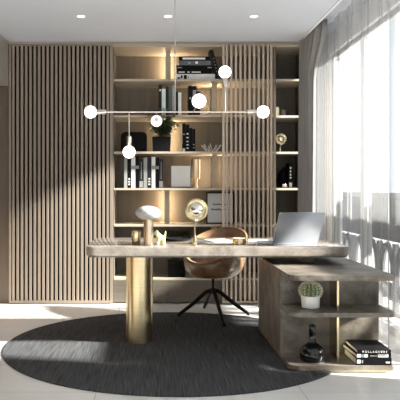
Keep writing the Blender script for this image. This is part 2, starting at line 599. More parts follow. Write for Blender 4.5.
def drape_fn(u, v):
    z = .02 + v * 2.78
    s = max(0, min(1, (z - 2.3) / .45)); s = s * s * (3 - 2 * s)       # 0 below, 1 at the rail
    y_end = 6.47 * (1 - s) + 6.16 * s
    y = 6.665 + (y_end - 6.665) * u
    amp = .038 + .014 * s
    x = 1.54 + (.055 + .02 * s) * u + amp * math.sin(u * 2 * PI * 5.5 + .4) + .012 * math.sin(u * 31 + v * 2) - .03 * (1 - v) * (1 - u)
    return (x, y, z)


dr = single('drape', curtain_grid(drape_fn, 110, 26), M['drape'], 'grey linen drape gathered in the corner beside the bookcase', 'curtain', smooth=True)
sm = dr.modifiers.new('cloth', 'SOLIDIFY'); sm.thickness = .003

rng = random.Random(3)
ph = [rng.uniform(0, 6.28) for _ in range(6)]


def sheer_fn(u, v):
    z = .012 + v * 2.80
    y = 6.64 - u * 3.3
    k = (1 - .35 * v)
    q = max(0, (y - 6.25) / .39)
    x = 1.735 - .055 * q * q + k * (1 - .6 * q) * (.0125 * math.sin(y * 2 * PI / .21 + ph[0] + .8 * math.sin(y * 3.1)) + .020 * math.sin(y * 2 * PI / .46 + ph[1]) + .0015 * math.sin(y * 2 * PI / .083 + ph[2] + v))
    return (x, y, z)


single('sheer_curtain', curtain_grid(sheer_fn, 420, 10), M['sheer'], 'white sheer curtain hanging in folds across the bright window', 'curtain', smooth=True)

# ------------------------------------------------------------------ left overhead cabinet
t = thing('overhead_cabinet', 'taupe overhead cabinet high on the left wall', 'cabinet', (XL, 0, 2.245))
part('body', MB().box(-.34, -.022, 3.0, D_SLAT - .005, 0, CEIL - 2.25), M['cab'], t)
for a, b in ((3.0, 4.25), (4.25, 5.5), (5.5, D_SLAT - .005)):
    part('door', MB().box(-.02, 0, a + .002, b - .002, .0, CEIL - 2.252, .002), M['cab'], t)

# ------------------------------------------------------------------ slatted wall panel (left) and sliding slatted door
S = D_SLAT / F
pl, pr = XL + .005, X(113, D_SLAT) - .004
t = thing('slatted_wall_panel', 'tall taupe slatted wall panel left of the bookcase', 'wall panel', (pl, D_SLAT, 0))
w = pr - pl
part('backing', MB().box(0, .021, .035, .06, .005, CEIL - .024).box(.0225, w - .0285, .017, .06, .036, CEIL - .037).box(w - .027, w, .035, .06, .005, CEIL - .024), M['slat_back'], t)
m = MB()
m.box(0, .022, 0, .034, .01, CEIL - .026); m.box(w - .028, w, 0, .034, .01, CEIL - .026)
m.box(.022, w - .028, .0, .034, .01, .035); m.box(.022, w - .028, 0, .034, CEIL - .036, CEIL - .026)
part('frame', m, M['slat'], t)
m = MB()
n = 23
pitch = (w - .05) / n
for i in range(n):
    c = .022 + pitch * (i + .5)
    m.box(c - .0128, c + .0128, .002, .016, .035, CEIL - .036, .0015, 1)
part('slats', m, M['slat'], t)

sl, sr = X(222.5, D_SLAT - .04), X(272.5, D_SLAT - .04)
t = thing('sliding_slatted_door', 'see-through taupe slatted sliding door in front of the bookcase', 'sliding door', (sl, D_SLAT - .035, 0))
w = sr - sl
m = MB()
m.box(0, .022, 0, .04, .012, CEIL - .03); m.box(w - .022, w, 0, .04, .012, CEIL - .03)
m.box(.022, w - .022, 0, .04, .012, .036); m.box(.022, w - .022, 0, .04, CEIL - .04, CEIL - .03)
part('frame', m, M['slat_door'], t)
m = MB()
n = 10
pitch = (w - .044) / n
for i in range(n):
    c = .022 + pitch * (i + .5)
    m.box(c - .0108, c + .0108, .003, .018, .036, CEIL - .04, .0015, 1)
part('slats', m, M['slat_door'], t)

# ------------------------------------------------------------------ bookcase
BL, BR = X(112.9, D_CASE), 1.60
SH = [2.323, 1.950, 1.573, 1.195, .818, .265]
t = bookcase = thing('bookcase', 'tall smoked oak bookcase with warm light strips across the rear wall', 'bookcase', (0, D_CASE, 0))
DP = D_BACK - D_CASE
UPR = X(273.5, D_CASE)
part('back_panel', MB().box(BL, BR, DP, DP + .018, .0, 2.678), M['oak'], t)
for x in (BL, UPR, BR - .024):
    part('side_panel', MB().box(x, x + (.010 if x == BL else .024), 0.002, DP, 0, 2.678), M['oak_h'] if x == BL else M['oak'], t)
part('top_panel', MB().box(BL, BR, 0, DP, 2.655, 2.678), M['edge'], t)
for z in SH:
    part('shelf', MB().box(BL + .010, UPR, 0, DP, z - .022, z, .001, 1), M['edge'], t)
for z in (2.323, 1.945, 1.570, 1.195, .818, .265):
    part('shelf', MB().box(UPR + .024, BR - .024, 0, DP, z - .022, z, .001, 1), M['edge'], t)
# uprights that carry the light strips
DV = {0: (X(168, 6.95),), 1: (X(214, 6.95),), 2: (X(168, 6.95),), 3: (X(214.5, 6.95),), 4: (X(167, 6.95),), 5: (X(214, 6.95),)}
tops = [2.655] + [z - .022 for z in SH[:-1]]
for k, xs in DV.items():
    for x in xs:
        d = part('divider', MB().box(x - .027, x + .027, .20, .214, SH[k], tops[k]).box(x - .010, x + .010, .214, DP, SH[k], tops[k]), M['edge'], t)
        if k == 5: continue
        ly = .40 if x < .3 else .29 if x < .9 else .25
        for sgn in (-1, 1):
            xx = x + sgn * .0105
            part('light_strip', MB().box(min(xx, xx + sgn * .004), max(xx, xx + sgn * .004), ly, ly + .04, SH[k] + .01, tops[k] - .01), M['led'], d)
# base drawers
xs = [BL + .002, X(168, D_CASE), sl + .01, UPR, BR]
for a, b in zip(xs[:-1], xs[1:]):
    part('drawer', MB().box(a + .002, b - .002, -.0, .02, .012, .24, .0015, 1), M['oak_h'], t)

# ------------------------------------------------------------------ downlights
for px, lab in ((81, 'small round ceiling downlight above the slatted wall panel'), (168, 'small round ceiling downlight above the open bookcase'), (254, 'small round ceiling downlight above the slatted sliding door')):
    t = thing('downlight', lab, 'downlight', (X(px, 5.70), 5.70, CEIL), 0, 'ceiling downlights')
    part('ring', MB().lathe([(.030, -.001), (.030, -.004), (.040, -.004), (.042, -.0005), (.030, -.001)], 32), M['white_trim'], t, True)
    part('lens', MB().cyl(.030, -.003, -.0005), M['lamp_on'], t)

# ------------------------------------------------------------------ rug
single('rug', MB().cyl(1.265, 0.0005, .009, n=128, bev=.003), M['rug'], 'round charcoal woven rug on the pale tiled floor', 'rug', (.15, 4.945, 0))

# ------------------------------------------------------------------ desk
DZ = .76
dx0, dx1, dy0, dy1 = X(85, 4.734), X(351.5, 4.734), 4.734, 5.66
t = desk = thing('desk', 'polished brown stone desk on a single thick brass column', 'desk', (0, 0, .009))
part('desktop', MB().prism(rrect(dx0, dx1, dy0, dy1, .07), DZ - .0745, DZ - .009, .005, 3), M['stone'], t, True)
part('shade_lip', MB().prism(rrect(dx0 + .012, dx1 - .012, dy0 + .012, dy1 - .012, .06), DZ - .087, DZ - .0745), M['stone_dark'], t)  # dark lip added so its colour carries the shade of the undercut
part('column_leg', MB().cyl(.104, .0006, DZ - .087, (X(139.5, 5.03), 5.03), 64), M['brass'], t, True)
part('support_block', MB().box(X(300, 5.0), X(312, 5.0), 4.92, 5.1, .6185, DZ - .087), M['stone_dark'], t)

# ------------------------------------------------------------------ pedestal shelf unit
ped = thing('shelf_pedestal', 'dark stone veneered shelf unit under the right end of the desk', 'shelf unit', (0, 0, .009))
PX0, PX1, PY0, PY1, PB = .878, 1.558, 4.167, 5.417, 4.484
sl_ = rrect(PX0, PX1, PY0, PY1, .07, 8, (1, .35, 0, 0))
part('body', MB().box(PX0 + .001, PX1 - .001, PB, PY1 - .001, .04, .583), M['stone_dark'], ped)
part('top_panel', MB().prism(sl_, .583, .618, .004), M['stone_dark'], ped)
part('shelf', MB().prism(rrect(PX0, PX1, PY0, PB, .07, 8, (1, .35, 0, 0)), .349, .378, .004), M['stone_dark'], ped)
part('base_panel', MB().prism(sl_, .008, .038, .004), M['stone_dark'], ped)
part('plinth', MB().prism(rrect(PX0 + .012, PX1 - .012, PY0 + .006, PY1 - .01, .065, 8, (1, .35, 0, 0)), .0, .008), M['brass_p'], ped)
gx = X(338, 4.30)
part('brass_divider', MB().box(gx - .007, gx + .007, 4.30, PB, .038, .349), M['brass_p'], ped, label='upright brass fin')
part('brass_divider', MB().box(gx - .007, gx + .007, 4.30, PB, .378, .583), M['brass_p'], ped, label='upright brass fin')

# ------------------------------------------------------------------ chair
cz = .0
ch = thing('swivel_chair', 'tan leather tub chair on a black four-legged swivel base behind the desk', 'chair', (.551, 5.97, 0))
yaw = math.radians(-34)      # the chair faces the desk, turned to the left


def shell_pts(inner):
    mb = MB()
    nu, nv = 48, 14
    rows = []
    for j in range(nv + 1):
        v = j / nv
        row = []
        for i in range(nu):
            th = 2 * PI * i / nu                   # 0 = front of the chair
            b = (1 - math.cos(th)) / 2
            h = .15 + .29 * b ** .9
            r = .275 * math.sin(min(1, v * 1.02) * PI / 2) ** .5 * (1 + .03 * v)
            z = h * v ** 2.7
            lean = .05 * v * v * b
            x = r * math.sin(th) * 1.02
            y = -(r * .98 * math.cos(th)) + lean
            row.append(mb.bm.verts.new((x, y, z)))
        rows.append(row)
    for a, b_ in zip(rows[:-1], rows[1:]):
        for i in range(nu):
            j = (i + 1) % nu
            mb.bm.faces.new((a[i], a[j], b_[j], b_[i]))
    bmesh.ops.remove_doubles(mb.bm, verts=mb.bm.verts[:], dist=.0005)
    return mb


off = Matrix.Translation((.005, -.05, .383)) @ Matrix.Rotation(yaw, 4, 'Z')
sh = part('shell', shell_pts(False).xf(off), M['leather'], ch, True)
so = sh.modifiers.new('thickness', 'SOLIDIFY'); so.thickness = .022; so.offset = -1
m = MB().lathe([(0, .045), (.12, .046), (.17, .06), (.185, .085), (.17, .108), (.1, .118), (0, .12)], 40)
part('seat_cushion', m.xf(off), M['leather_in'], ch, True)
part('post', MB().cyl(.014, .25, .395, n=20), M['black_metal'], ch, True)
part('hub', MB().cyl(.026, .225, .275, n=24, bev=.005), M['black_metal'], ch, True)
for fx, fy in ((-.311, .04), (.335, .08), (-.045, .42), (.055, -.43)):
    v = Vector((fx, fy, 0)); h = v.normalized()
    lg = part('leg', MB().tube([h * .018 + Vector((0, 0, .252)), h * .06 + Vector((0, 0, .240)), v * .62 + Vector((0, 0, .118)), v + Vector((0, 0, .026))], [.021, .020, .018, .0155], 10), M['black_metal'], ch, True)
    part('foot', MB().cyl(.012, .0105 if v.length < 9 else 0, .026, (fx, fy), 16), M['black'], lg, True)

# ------------------------------------------------------------------ pendant lamp
PD = 4.80
bz = Z(112, PD)
p = thing('pendant_lamp', 'branching metal pendant lamp with six lit opal globes above the desk', 'pendant lamp', (X(175, PD), PD, 0))
ox = X(175, PD)
part('canopy', MB().cyl(.055, CEIL - .025, CEIL, bev=.004), M['nickel'], p, True)
part('rod', MB().cyl(.0045, bz, CEIL - .02, n=12), M['nickel'], p, True)
xa, xb = X(106, PD) - ox, X(246, PD) - ox
part('crossbar', MB().tube([(xa, 0, bz), (xb, 0, bz)], .006, 10), M['nickel'], p, True)
GR = .046


def globe_arm(base, tip, rod=True):
    """short rod from the crossbar, then a socket, then the globe whose centre is tip"""
    base, tip = Vector(base), Vector(tip)
    d = (tip - base).normalized()
    s1 = tip - d * (GR - .004); s0 = s1 - d * .075
    if rod and (s0 - base).dot(d) > .005:
        part('arm', MB().tube([base, s0 + d * .01], .0045, 10), M['nickel'], p, True)
    part('socket', MB().tube([s0, s0 + d * .004, s1 - d * .004, s1], [.014, .0185, .0185, .016], 18), M['nickel'], p, True)
    part('globe', MB().ball(GR, tip, 32), M['globe'], p, True, label='lit white opal globe')


globe_arm((xa, 0, bz), (X(90.5, PD) - ox, 0, bz))
globe_arm((xb, 0, bz), (X(263, PD) - ox, 0, bz))
globe_arm((X(129, PD) - ox, 0, bz), (X(129, PD) - ox, 0, Z(152, PD)))
globe_arm((X(225, PD) - ox, 0, bz), (X(225, PD) - ox, 0, Z(72, PD)))
dn = F * (bz - EYE) / (CY - 101)
globe_arm((X(199, dn) - ox, 0, bz), (X(199, dn) - ox, dn - PD, bz))
df = F * (bz - EYE) / (CY - 121)
globe_arm((X(156.5, df) - ox, 0, bz), (X(156.5, df) - ox, df - PD, bz))

# ------------------------------------------------------------------ things on the desk
def on_desk(py, dz=.0): return F * (EYE - DZ) / (py - CY)


d = 4.93
single('brass_cup', MB().lathe([(0, 0), (.033, 0), (.035, .003), (.035, .102), (.033, .104), (.031, .102), (.031, .006), (0, .006)], 40), M['brass_p'],
       'small brass pen cup on the desk left of the mushroom lamp', 'cup', (X(136.2, d), d, DZ), smooth=True)
d = 4.87
t = thing('table_lamp', 'mushroom table lamp with marbled white shade and champagne metal base on the desk', 'lamp', (X(148.5, d), d, DZ))
part('base', MB().cyl(.0365, 0, .20, n=48, bev=.002), M['bronze'], t, True)
tilt = Matrix.Rotation(math.radians(3), 4, 'Y')
part('lamp_shade', MB().ball(1, (0, 0, .243), 40, tilt, (.098, .098, .054)), M['marble'], t, True)

# lime figurine
d = 4.93
sk = bmesh.new()
V = [(.010, 0, .062), (-.010, 0, .078), (-.022, 0, .094), (-.034, 0, .090), (-.050, 0, .082),
     (-.014, -.010, .118), (-.014, .012, .116),
     (.034, 0, .052), (.046, 0, .078), (.050, 0, .108),
     (-.004, -.016, .034), (-.010, -.018, .004), (-.002, .016, .034), (-.004, .018, .004),
     (.034, -.016, .030), (.038, -.018, .004), (.036, .016, .030), (.046, .018, .004)]
E = [(0, 1), (1, 2), (2, 3), (3, 4), (2, 5), (2, 6), (0, 7), (7, 8), (8, 9), (0, 10), (10, 11), (0, 12), (12, 13), (7, 14), (14, 15), (7, 16), (16, 17)]
RAD = [.021, .018, .015, .012, .006, .004, .004, .019, .007, .004, .010, .008, .010, .008, .011, .008, .011, .008]
vv = [sk.verts.new(c) for c in V]
for a, b in E: sk.edges.new((vv[a], vv[b]))
me = bpy.data.meshes.new('animal_figurine'); sk.to_mesh(me); sk.free()
tmp = bpy.data.objects.new('figure', me); COL.objects.link(tmp)
tmp.modifiers.new('skin', 'SKIN'); tmp.modifiers.new('sub', 'SUBSURF').levels = 1
sv = me.skin_vertices[0].data
for i, r in enumerate(RAD): sv[i].radius = (r, r)
sv[0].use_root = True
dg = bpy.context.evaluated_depsgraph_get()
me2 = bpy.data.meshes.new_from_object(tmp.evaluated_get(dg))
bpy.data.objects.remove(tmp)
fm = MB(); fm.bm.from_mesh(me2)
zmin = min(v.co.z for v in fm.bm.verts)
fm.xf(Matrix.Translation((0, 0, -zmin)))
single('animal_figurine', fm, M['lime'], 'pale lime four-legged animal figurine beside the mushroom lamp', 'figurine', (X(159, d), d, DZ), smooth=True)

d = 5.32
t = thing('desk_tray', 'flat black oval tray on the desk behind the brass disc sculpture', 'tray', (X(177, d), d, DZ), .1)
part('dish', MB().lathe([(0, 0), (.10, 0), (.125, .012), (.13, .022), (.126, .022), (.118, .012), (.1, .005), (0, .005)], 48).xf(Matrix.Diagonal((1, .85, 1, 1))), M['gloss_black'], t, True)
t = thing('notebook', 'thin grey closed notebook on the desk between black tray and open papers', 'notebook', (X(199.5, 5.10), 5.10, DZ), -.05)
part('cover', MB().box(-.055, .055, -.075, .075, 0, .003).box(-.055, .055, -.075, .075, .010, .013).box(-.055, -.052, -.075, .075, 0, .013), M['b_mid'], t)
part('pages', MB().box(-.052, .051, -.072, .072, .003, .010), M['page'], t)

# brass disc sculpture
def disc_sculpture(name, label, loc, s, zc, rz=0):
    t = thing(name, label, 'sculpture', loc, rz)
    zc = zc / s
    rot = Matrix.Translation((.012 * s, 0, zc * s)) @ Matrix.Rotation(PI / 2, 4, 'X')
    prof = [(.0, .0), (.026, .01), (.019, .055), (.008, .09), (.0055, zc - .10), (.005, zc - .075)]
    prof = [(0, 0), (.014, .0), (.019, .012), (.016, .04), (.008, .075), (.005, .10), (.0045, zc - .078)]
    part('foot', MB().lathe([(r * s, z * s) for r, z in prof], 24), M['brass_p'], t, True)
    part('collar', MB().box(-.002 * s, .024 * s, -.012 * s, .012 * s, (zc - .085) * s, (zc - .062) * s, .002 * s), M['nickel'], t)
    dish = [(.046, .010), (.062, .004), (.074, .002), (.080, -.004), (.082, -.001), (.076, .008), (.062, .012), (.046, .016), (.046, .010)]
    part('disc', MB().lathe([(r * s, -z * s) for r, z in dish], 56).xf(rot), M['brass_p'], t, True)
    part('orb', MB().ball(.050 * s, (0, 0, 0), 36).xf(rot), M['chrome'], t, True, label='polished silver orb')
    return t


d = 4.82
disc_sculpture('disc_sculpture', 'brass disc sculpture with silver orb standing at the front of the desk', (X(194.8, d), d, DZ), 1.03, Z(210, d) - DZ)

def sheet(w, l, h, bend=0.0):
    return MB().box(-w / 2, w / 2, -l / 2, l / 2, 0, h)


t = thing('open_papers', 'white open booklet lying on the desk left of the brass tin', 'booklet', (X(219.5, 5.28), 5.28, DZ), math.radians(14))
part('page', MB().box(-.085, .0, -.13, .13, 0, .005), M['paper'], t)
part('page', MB().box(.001, .085, -.13, .13, 0, .007), M['paper'], t)
m = MB()
for i in range(6): m.box(.015, .07, -.09 + .03 * i, -.086 + .03 * i, .007, .0074)
part('print', m, M['ink_g'], t)
d = 4.98
t = thing('brass_tin', 'low round brass tin with cream top on the desk', 'tin', (X(239, d), d, DZ))
part('tin', MB().lathe([(0, 0), (.054, 0), (.056, .002), (.056, .044), (.053, .046), (.052, .040), (0, .040)], 48), M['brass_p'], t, True)
part('wax', MB().cyl(.0515, .040, .045, n=40), M['wax'], t, True)
single('paper_sheet', sheet(.16, .22, .002), M['paper'], 'loose white paper sheet on the desk left of the laptop', 'paper', (X(258, 5.33), 5.33, DZ), math.radians(-10))

# laptop, its back to the viewer
d = 4.95
t = thing('laptop', 'open silver laptop with its back to the viewer on the desk', 'laptop', (X(295.5, d), d, DZ), math.radians(19))
LW, LD = .395, .26
part('base', MB().prism(rrect(-LW / 2, LW / 2, 0, LD, .012), .002, .016, .002), M['alu'], t)
part('keyboard', MB().box(-.15, .15, .03, .14, .016, .0168), M['keys'], t)
part('trackpad', MB().box(-.06, .06, .155, .235, .016, .0165), M['alu'], t)
lid = Matrix.Translation((0, .004, .014)) @ Matrix.Rotation(math.radians(90 + 24), 4, 'X')
ld = part('lid', MB().prism(rrect(-LW / 2, LW / 2, 0, .255, .010), -.003, .003, .0015).xf(lid), M['alu'], t)
part('screen', MB().box(-LW / 2 + .01, LW / 2 - .01, .012, .243, -.0036, -.003).xf(lid), M['screen'], ld)

# ------------------------------------------------------------------ books
def book_upright(label, group, px0, px1, d, zb, zt, cover, rz=0, marks=(), depth=.17, tilt=0.0):
    """an upright book with its spine towards the room"""
    x0, x1 = X(px0, d), X(px1, d)
    w, h = (x1 - x0) * .97, zt - zb
    t = thing('book', label, 'book', ((x0 + x1) / 2, d, zb), rz, group)
    if tilt:
        t.rotation_euler = (0, tilt, rz)
    b = MB().box(-w / 2, w / 2, 0, .004, 0, h, .0008, 1)
    b.box(-w / 2, -w / 2 + .003, .004, depth, 0, h); b.box(w / 2 - .003, w / 2, .004, depth, 0, h)
    part('cover', b, M[cover], t)
    part('pages', MB().box(-w / 2 + .003, w / 2 - .003, .004, depth - .006, .003, h - .004), M['page'], t)
    for a, bb, ww, mk in marks:
        part('spine_mark', MB().box(-w / 2 * ww, w / 2 * ww, -.0008, .0003, h * a, h * bb), M[mk], t)
    return t


dots = [(.10, .15, .45, 'ink_w'), (.19, .24, .45, 'ink_w'), (.28, .33, .45, 'ink_w')]
d4 = 6.80
g4 = 'books standing on the shelf under the hanging globe'
z4 = SH[3]
row4 = [
    (124.0, 127.3, 158, 'b_grey', (), 'grey book at the left end of the row of ten books'),
    (127.3, 131.2, 158.5, 'b_black', dots, 'black book with three white spine marks, second from the left in the row of ten'),
    (131.2, 135.3, 157, 'b_white', ((.60, .72, .9, 'ink_g'),), 'first white book from the left in the row of ten books'),
    (135.3, 139.4, 157, 'b_black', ((.62, .72, .8, 'ink_g'),), 'black book with a grey spine patch right of the first white book'),
    (139.4, 143.2, 159, 'b_dark', ((.02, .24, 1.0, 'ink_g'), (.3, .9, .15, 'ink_g')), 'charcoal book with a grey spine foot, fifth from the left in the row of ten'),
    (143.6, 147.2, 157.5, 'b_grey', (), 'grey book in the middle of the row of ten books'),
    (147.2, 151.5, 158, 'b_purple', dots, 'aubergine book with three white spine marks right of the middle grey book'),
    (151.5, 155.4, 157, 'b_white', ((.60, .72, .9, 'ink_g'),), 'second white book from the left in the row of ten books'),
    (155.4, 159.2, 157.5, 'b_black', ((.62, .72, .8, 'ink_g'),), 'black book with a grey spine patch right of the second white book'),
    (159.2, 163.0, 159, 'b_dark', ((.02, .24, 1.0, 'ink_g'), (.3, .9, .15, 'ink_g')), 'charcoal book with a grey spine foot at the right end of the row of ten'),
]
for a, b, top, cov, mk, lab in row4:
    book_upright(lab, g4, a, b, d4, z4, Z(top, d4), cov, marks=mk)

d2 = 6.82
z2 = SH[1]
g2 = 'books standing on the second shelf from the top'
for a, b, top, cov, mk, lab in [
    (158.6, 161.8, 85, 'b_green', ((.8, .86, .5, 'ink_w'),), 'dark green book at the left end of the row behind the plant top'),
    (161.8, 165.6, 89, 'b_white', ((.1, .3, .5, 'ink_g'),), 'white book between dark green books behind the plant top'),
    (165.6, 168.8, 86.5, 'b_green', (), 'dark green book right of the white book behind the plant top'),
    (168.8, 172.4, 86, 'b_mid', (), 'slate book behind the plant, left of the paler grey one'),
    (172.4, 175.2, 86, 'b_grey', (), 'pale grey book behind the pendant rod'),
    (175.6, 178.2, 92, 'b_dark', (), 'short charcoal book right of the pendant rod'),
    (178.2, 181.4, 92.5, 'b_white', (), 'short white book at the right end beside the pendant rod'),
    (188.2, 192.2, 85.5, 'b_black', ((.55, .62, .5, 'ink_g'),), 'black book left of the nearest lit globe on the second shelf'),
    (192.2, 196.6, 86.0, 'b_black', ((.62, .86, .7, 'ink_g'),), 'black book with grey pattern behind the nearest lit globe'),
    (196.6, 200.2, 91.5, 'b_black', (), 'shorter black book behind the nearest lit globe'),
]:
    book_upright(lab, g2, a, b, d2, z2, Z(top, d2), cov, marks=mk)

d3 = 6.82
z3 = SH[2]
g3 = 'black books right of the potted plant'
for a, b, top, mk, lab in [
    (182.2, 185.6, 123.5, ((.02, .12, .7, 'ink_w'), (.6, .64, .6, 'ink_g')), 'tall black book with a white spine foot right of the potted plant'),
    (185.6, 189.4, 124.5, ((.12, .16, .5, 'ink_w'), (.24, .28, .5, 'ink_w'), (.36, .40, .5, 'ink_w'), (.5, .54, .5, 'ink_w'), (.64, .68, .5, 'ink_w')), 'black book with white dots up its spine right of the potted plant'),
    (189.4, 192.4, 128, (), 'plain black book third in the group right of the potted plant'),
    (192.4, 195.4, 129, ((.16, .2, .6, 'ink_g'), (.3, .34, .6, 'ink_g')), 'short black book at the right end of the group left of the wire bowl'),
]:
    book_upright(lab, g3, a, b, d3, z3, Z(top, d3), 'b_black', marks=mk)

# stack on the top shelf
def book_flat(name_label, group, loc, w, l, h, cover, rz=0, mark=None, txt=None):
    t = thing('book', name_label, 'book', loc, rz, group)
    b = MB().box(-w / 2, w / 2, -l / 2, l / 2, 0, .003).box(-w / 2, w / 2, -l / 2, l / 2, h - .003, h).box(-w / 2, w / 2, -l / 2, -l / 2 + .003, .003, h - .003)
    part('cover', b, M[cover], t)
    part('pages', MB().box(-w / 2 + .004, w / 2 - .004, -l / 2 + .003, l / 2 - .004, .003, h - .003), M['page'], t)
    for (a, c, z0, z1, mk) in mark or ():
        part('spine_mark', MB().box(-w / 2 + w * a, -w / 2 + w * c, -l / 2 - .0008, -l / 2 + .0003, h * z0, h * z1), M[mk], t)
    if txt:
        s, size, off, mk = txt
        part('lettering', text_mb(s, size).xf(Matrix.Translation((off, -l / 2 - .0004, h / 2)) @ FACE), M[mk], t)
    return t


d1 = 6.80
gz = SH[0]
gs = 'books lying stacked on the top shelf'
hs = []
for a, b, y0, y1, cov, lab, mk in [
    (176, 215, 79.5, 73.2, 'b_white', 'white book with black marks at the bottom of the stack on the top shelf', ((.04, .10, .15, .5, 'ink_k'), (.12, .17, .3, .8, 'ink_k'), (.20, .28, .15, .85, 'ink_k'), (.3, .33, .3, .7, 'ink_g'))),
    (177, 212, 73.2, 69.2, 'b_black', 'black book with a line of white print resting on the white book', ((.05, .22, .35, .6, 'ink_w'), (.3, .36, .35, .6, 'ink_w'), (.42, .68, .35, .6, 'ink_w'))),
    (176.5, 213, 69.2, 64.4, 'b_black', 'plain black book in the middle of the stack on the top shelf', ((.03, .15, .4, .6, 'ink_g'), (.85, .97, .4, .6, 'ink_g'))),
    (178.5, 211, 64.4, 59.8, 'b_mid', 'slate grey book second from the top of the stack', ((.30, .37, .3, .7, 'ink_g'), (.52, .6, .3, .8, 'ink_w'))),
    (179, 209.5, 59.8, 55.8, 'b_black', 'black book with a white title bar on top of the stack', ((.12, .86, .3, .75, 'ink_w'),)),
]:
    h = (y0 - y1) * d1 / F
    x0, x1 = X(a, d1), X(b, d1)
    book_flat(lab, gs, ((x0 + x1) / 2, d1 + .09, gz + sum(hs)), x1 - x0, .17, h - .0005, cov, mark=mk)
    hs.append(h)
# leaning book
t = thing('book', 'charcoal book leaning on the stack on the top shelf', 'book', (X(218.0, d1), d1 + .01, gz + .0005), 0, gs)
t.rotation_euler = (0, math.radians(-15.5), 0)
lb = .325
part('cover', MB().box(-.052, -.048, 0, .16, 0, lb).box(-.014, -.010, 0, .16, 0, lb).box(-.048, -.014, 0, .004, 0, lb), M['b_dark'], t)
part('pages', MB().box(-.048, -.014, .004, .155, .003, lb - .003), M['page'], t)
m = MB()
for i in range(6): m.box(-.037, -.025, -.0008, .0003, .05 + .035 * i, .062 + .035 * i)
part('spine_mark', m, M['ink_g'], t)
t.location.x = .7245
t.location.z = gz + .0142

# ------------------------------------------------------------------ other shelf things
# black rounded case, third shelf
xx0, xx1 = X(121, 6.86), X(147, 6.86)
zt = Z(132, 6.80)
m = MB()
m.prism([(x, z) for x, z in rrect(xx0, xx1, SH[2], zt, .05, 8, (.15, .15, 1, 1))], 0, .2, .006)
m.xf(Matrix.Translation((0, 7.0, 0)) @ Matrix.Rotation(PI / 2, 4, 'X'))
single('storage_case', m, M['black'], 'matte black case with rounded top corners left of the potted plant', 'case', smooth=True)


def potted_plant(label, loc, w, h, fol_h, spread, seed, nst, lpn, fwd, zl, yf, yb, low_k=.4):
    r = random.Random(seed)
    t = thing('potted_plant', label, 'plant', loc)
    hw = w / 2
    # square tapered pot
    b = MB().prism(rrect(-hw, hw, -hw, hw, .006, 3), 0, h, .002)
    for v in b.bm.verts:
        k = .93 + .07 * v.co.z / h
        v.co.x *= k; v.co.y *= k
    part('pot', b, M['black'], t)
    part('soil', MB().box(-hw * .93, hw * .93, -hw * .93, hw * .93, h - .004, h + .003), M['soil'], t)
    st, lf = MB(), MB()
    for i in range(nst):
        a = r.uniform(0, 2 * PI); sp_ = r.uniform(.25, 1)
        out = i % 2 == 0 and fwd > 0             # these stems lean out in front of the shelf above
        b0 = Vector((r.uniform(-.03, .03), r.uniform(-.03, .03), h))
        if out:
            tip = Vector((spread * r.uniform(-.9, .9), yf - r.uniform(.05, .10), zl + r.uniform(-.08, .08)))
        else:
            tip = Vector((spread * sp_ * math.cos(a), .05 * sp_ * math.sin(a) - .02, min(zl - .05, h + fol_h * r.uniform(low_k, .98))))
        mid = (b0 + tip) / 2 + Vector((0, 0, .015))
        if out:
            mid = Vector((tip.x * .6, yf - .01, h + (zl - h) * .55))
        st.tube([b0, mid, tip], [.0028, .0022, .0012], 5)
        for k in range(lpn):
            q = .25 + .75 * k / (lpn - 1)
            pos = b0 * (1 - q) ** 2 + mid * 2 * q * (1 - q) + tip * q * q
            for _ in range(12):
                aa = r.uniform(0, 2 * PI)
                ln = r.uniform(.05, .085)
                dv = Vector((math.cos(aa), math.sin(aa) * .7 - .15, r.uniform(-.5, .45))).normalized()
                e = pos + dv * ln
                low = max(pos.z, e.z) < zl - .02
                front = max(pos.y, e.y) < yf - .012
                if (low or front) and e.y < yb and pos.y < yb and e.z > .02:
                    lf.leaf(pos, dv, ln, r.uniform(.020, .032), r.uniform(.05, .3))
                    break
    part('stem', st, M['stem'], t, True)
    part('foliage', lf, M['leaf'], t, True)
    return t


potted_plant('leafy green plant in a square black pot on the lit bookshelf', (X(161.5, 6.80), 6.82, SH[2]), .195, Z(137, 6.75) - SH[2], .27, .16, 5, 54, 10, 1, SH[1] - .022 - SH[2], D_CASE - 6.82, .09)
potted_plant('dark leafy plant in a square black pot in the low niche behind the desk', (X(176.5, 6.85), 6.86, SH[5]), .185, .155, .40, .15, 9, 44, 9, 0, SH[4] - .022 - SH[5], D_CASE - 6.86, .05, .72)

# wire bowl
t = thing('wire_bowl', 'small pale wire bowl on the shelf beside the slatted sliding door', 'bowl', (X(211.5, 6.85), 6.86, SH[2]))
m = MB()
for i in range(9):
    a = 2 * PI * i / 9
    a2 = a + 2 * PI / 18
    for s in (0, 1):
        b_ = a2 if s == 0 else a2 - 2 * PI / 9
        m.tube([(.055 * math.cos(a), .055 * math.sin(a), .003), (.105 * math.cos(b_), .105 * math.sin(b_), .075 + .01 * math.sin(i * 2.3))], .0026, 6)
part('wire', m, M['pot_white'], t, True)
part('base_ring', MB().tube([(.055 * math.cos(2 * PI * i / 24), .055 * math.sin(2 * PI * i / 24), .003) for i in range(24)], .003, 6, True), M['nickel'], t, True)

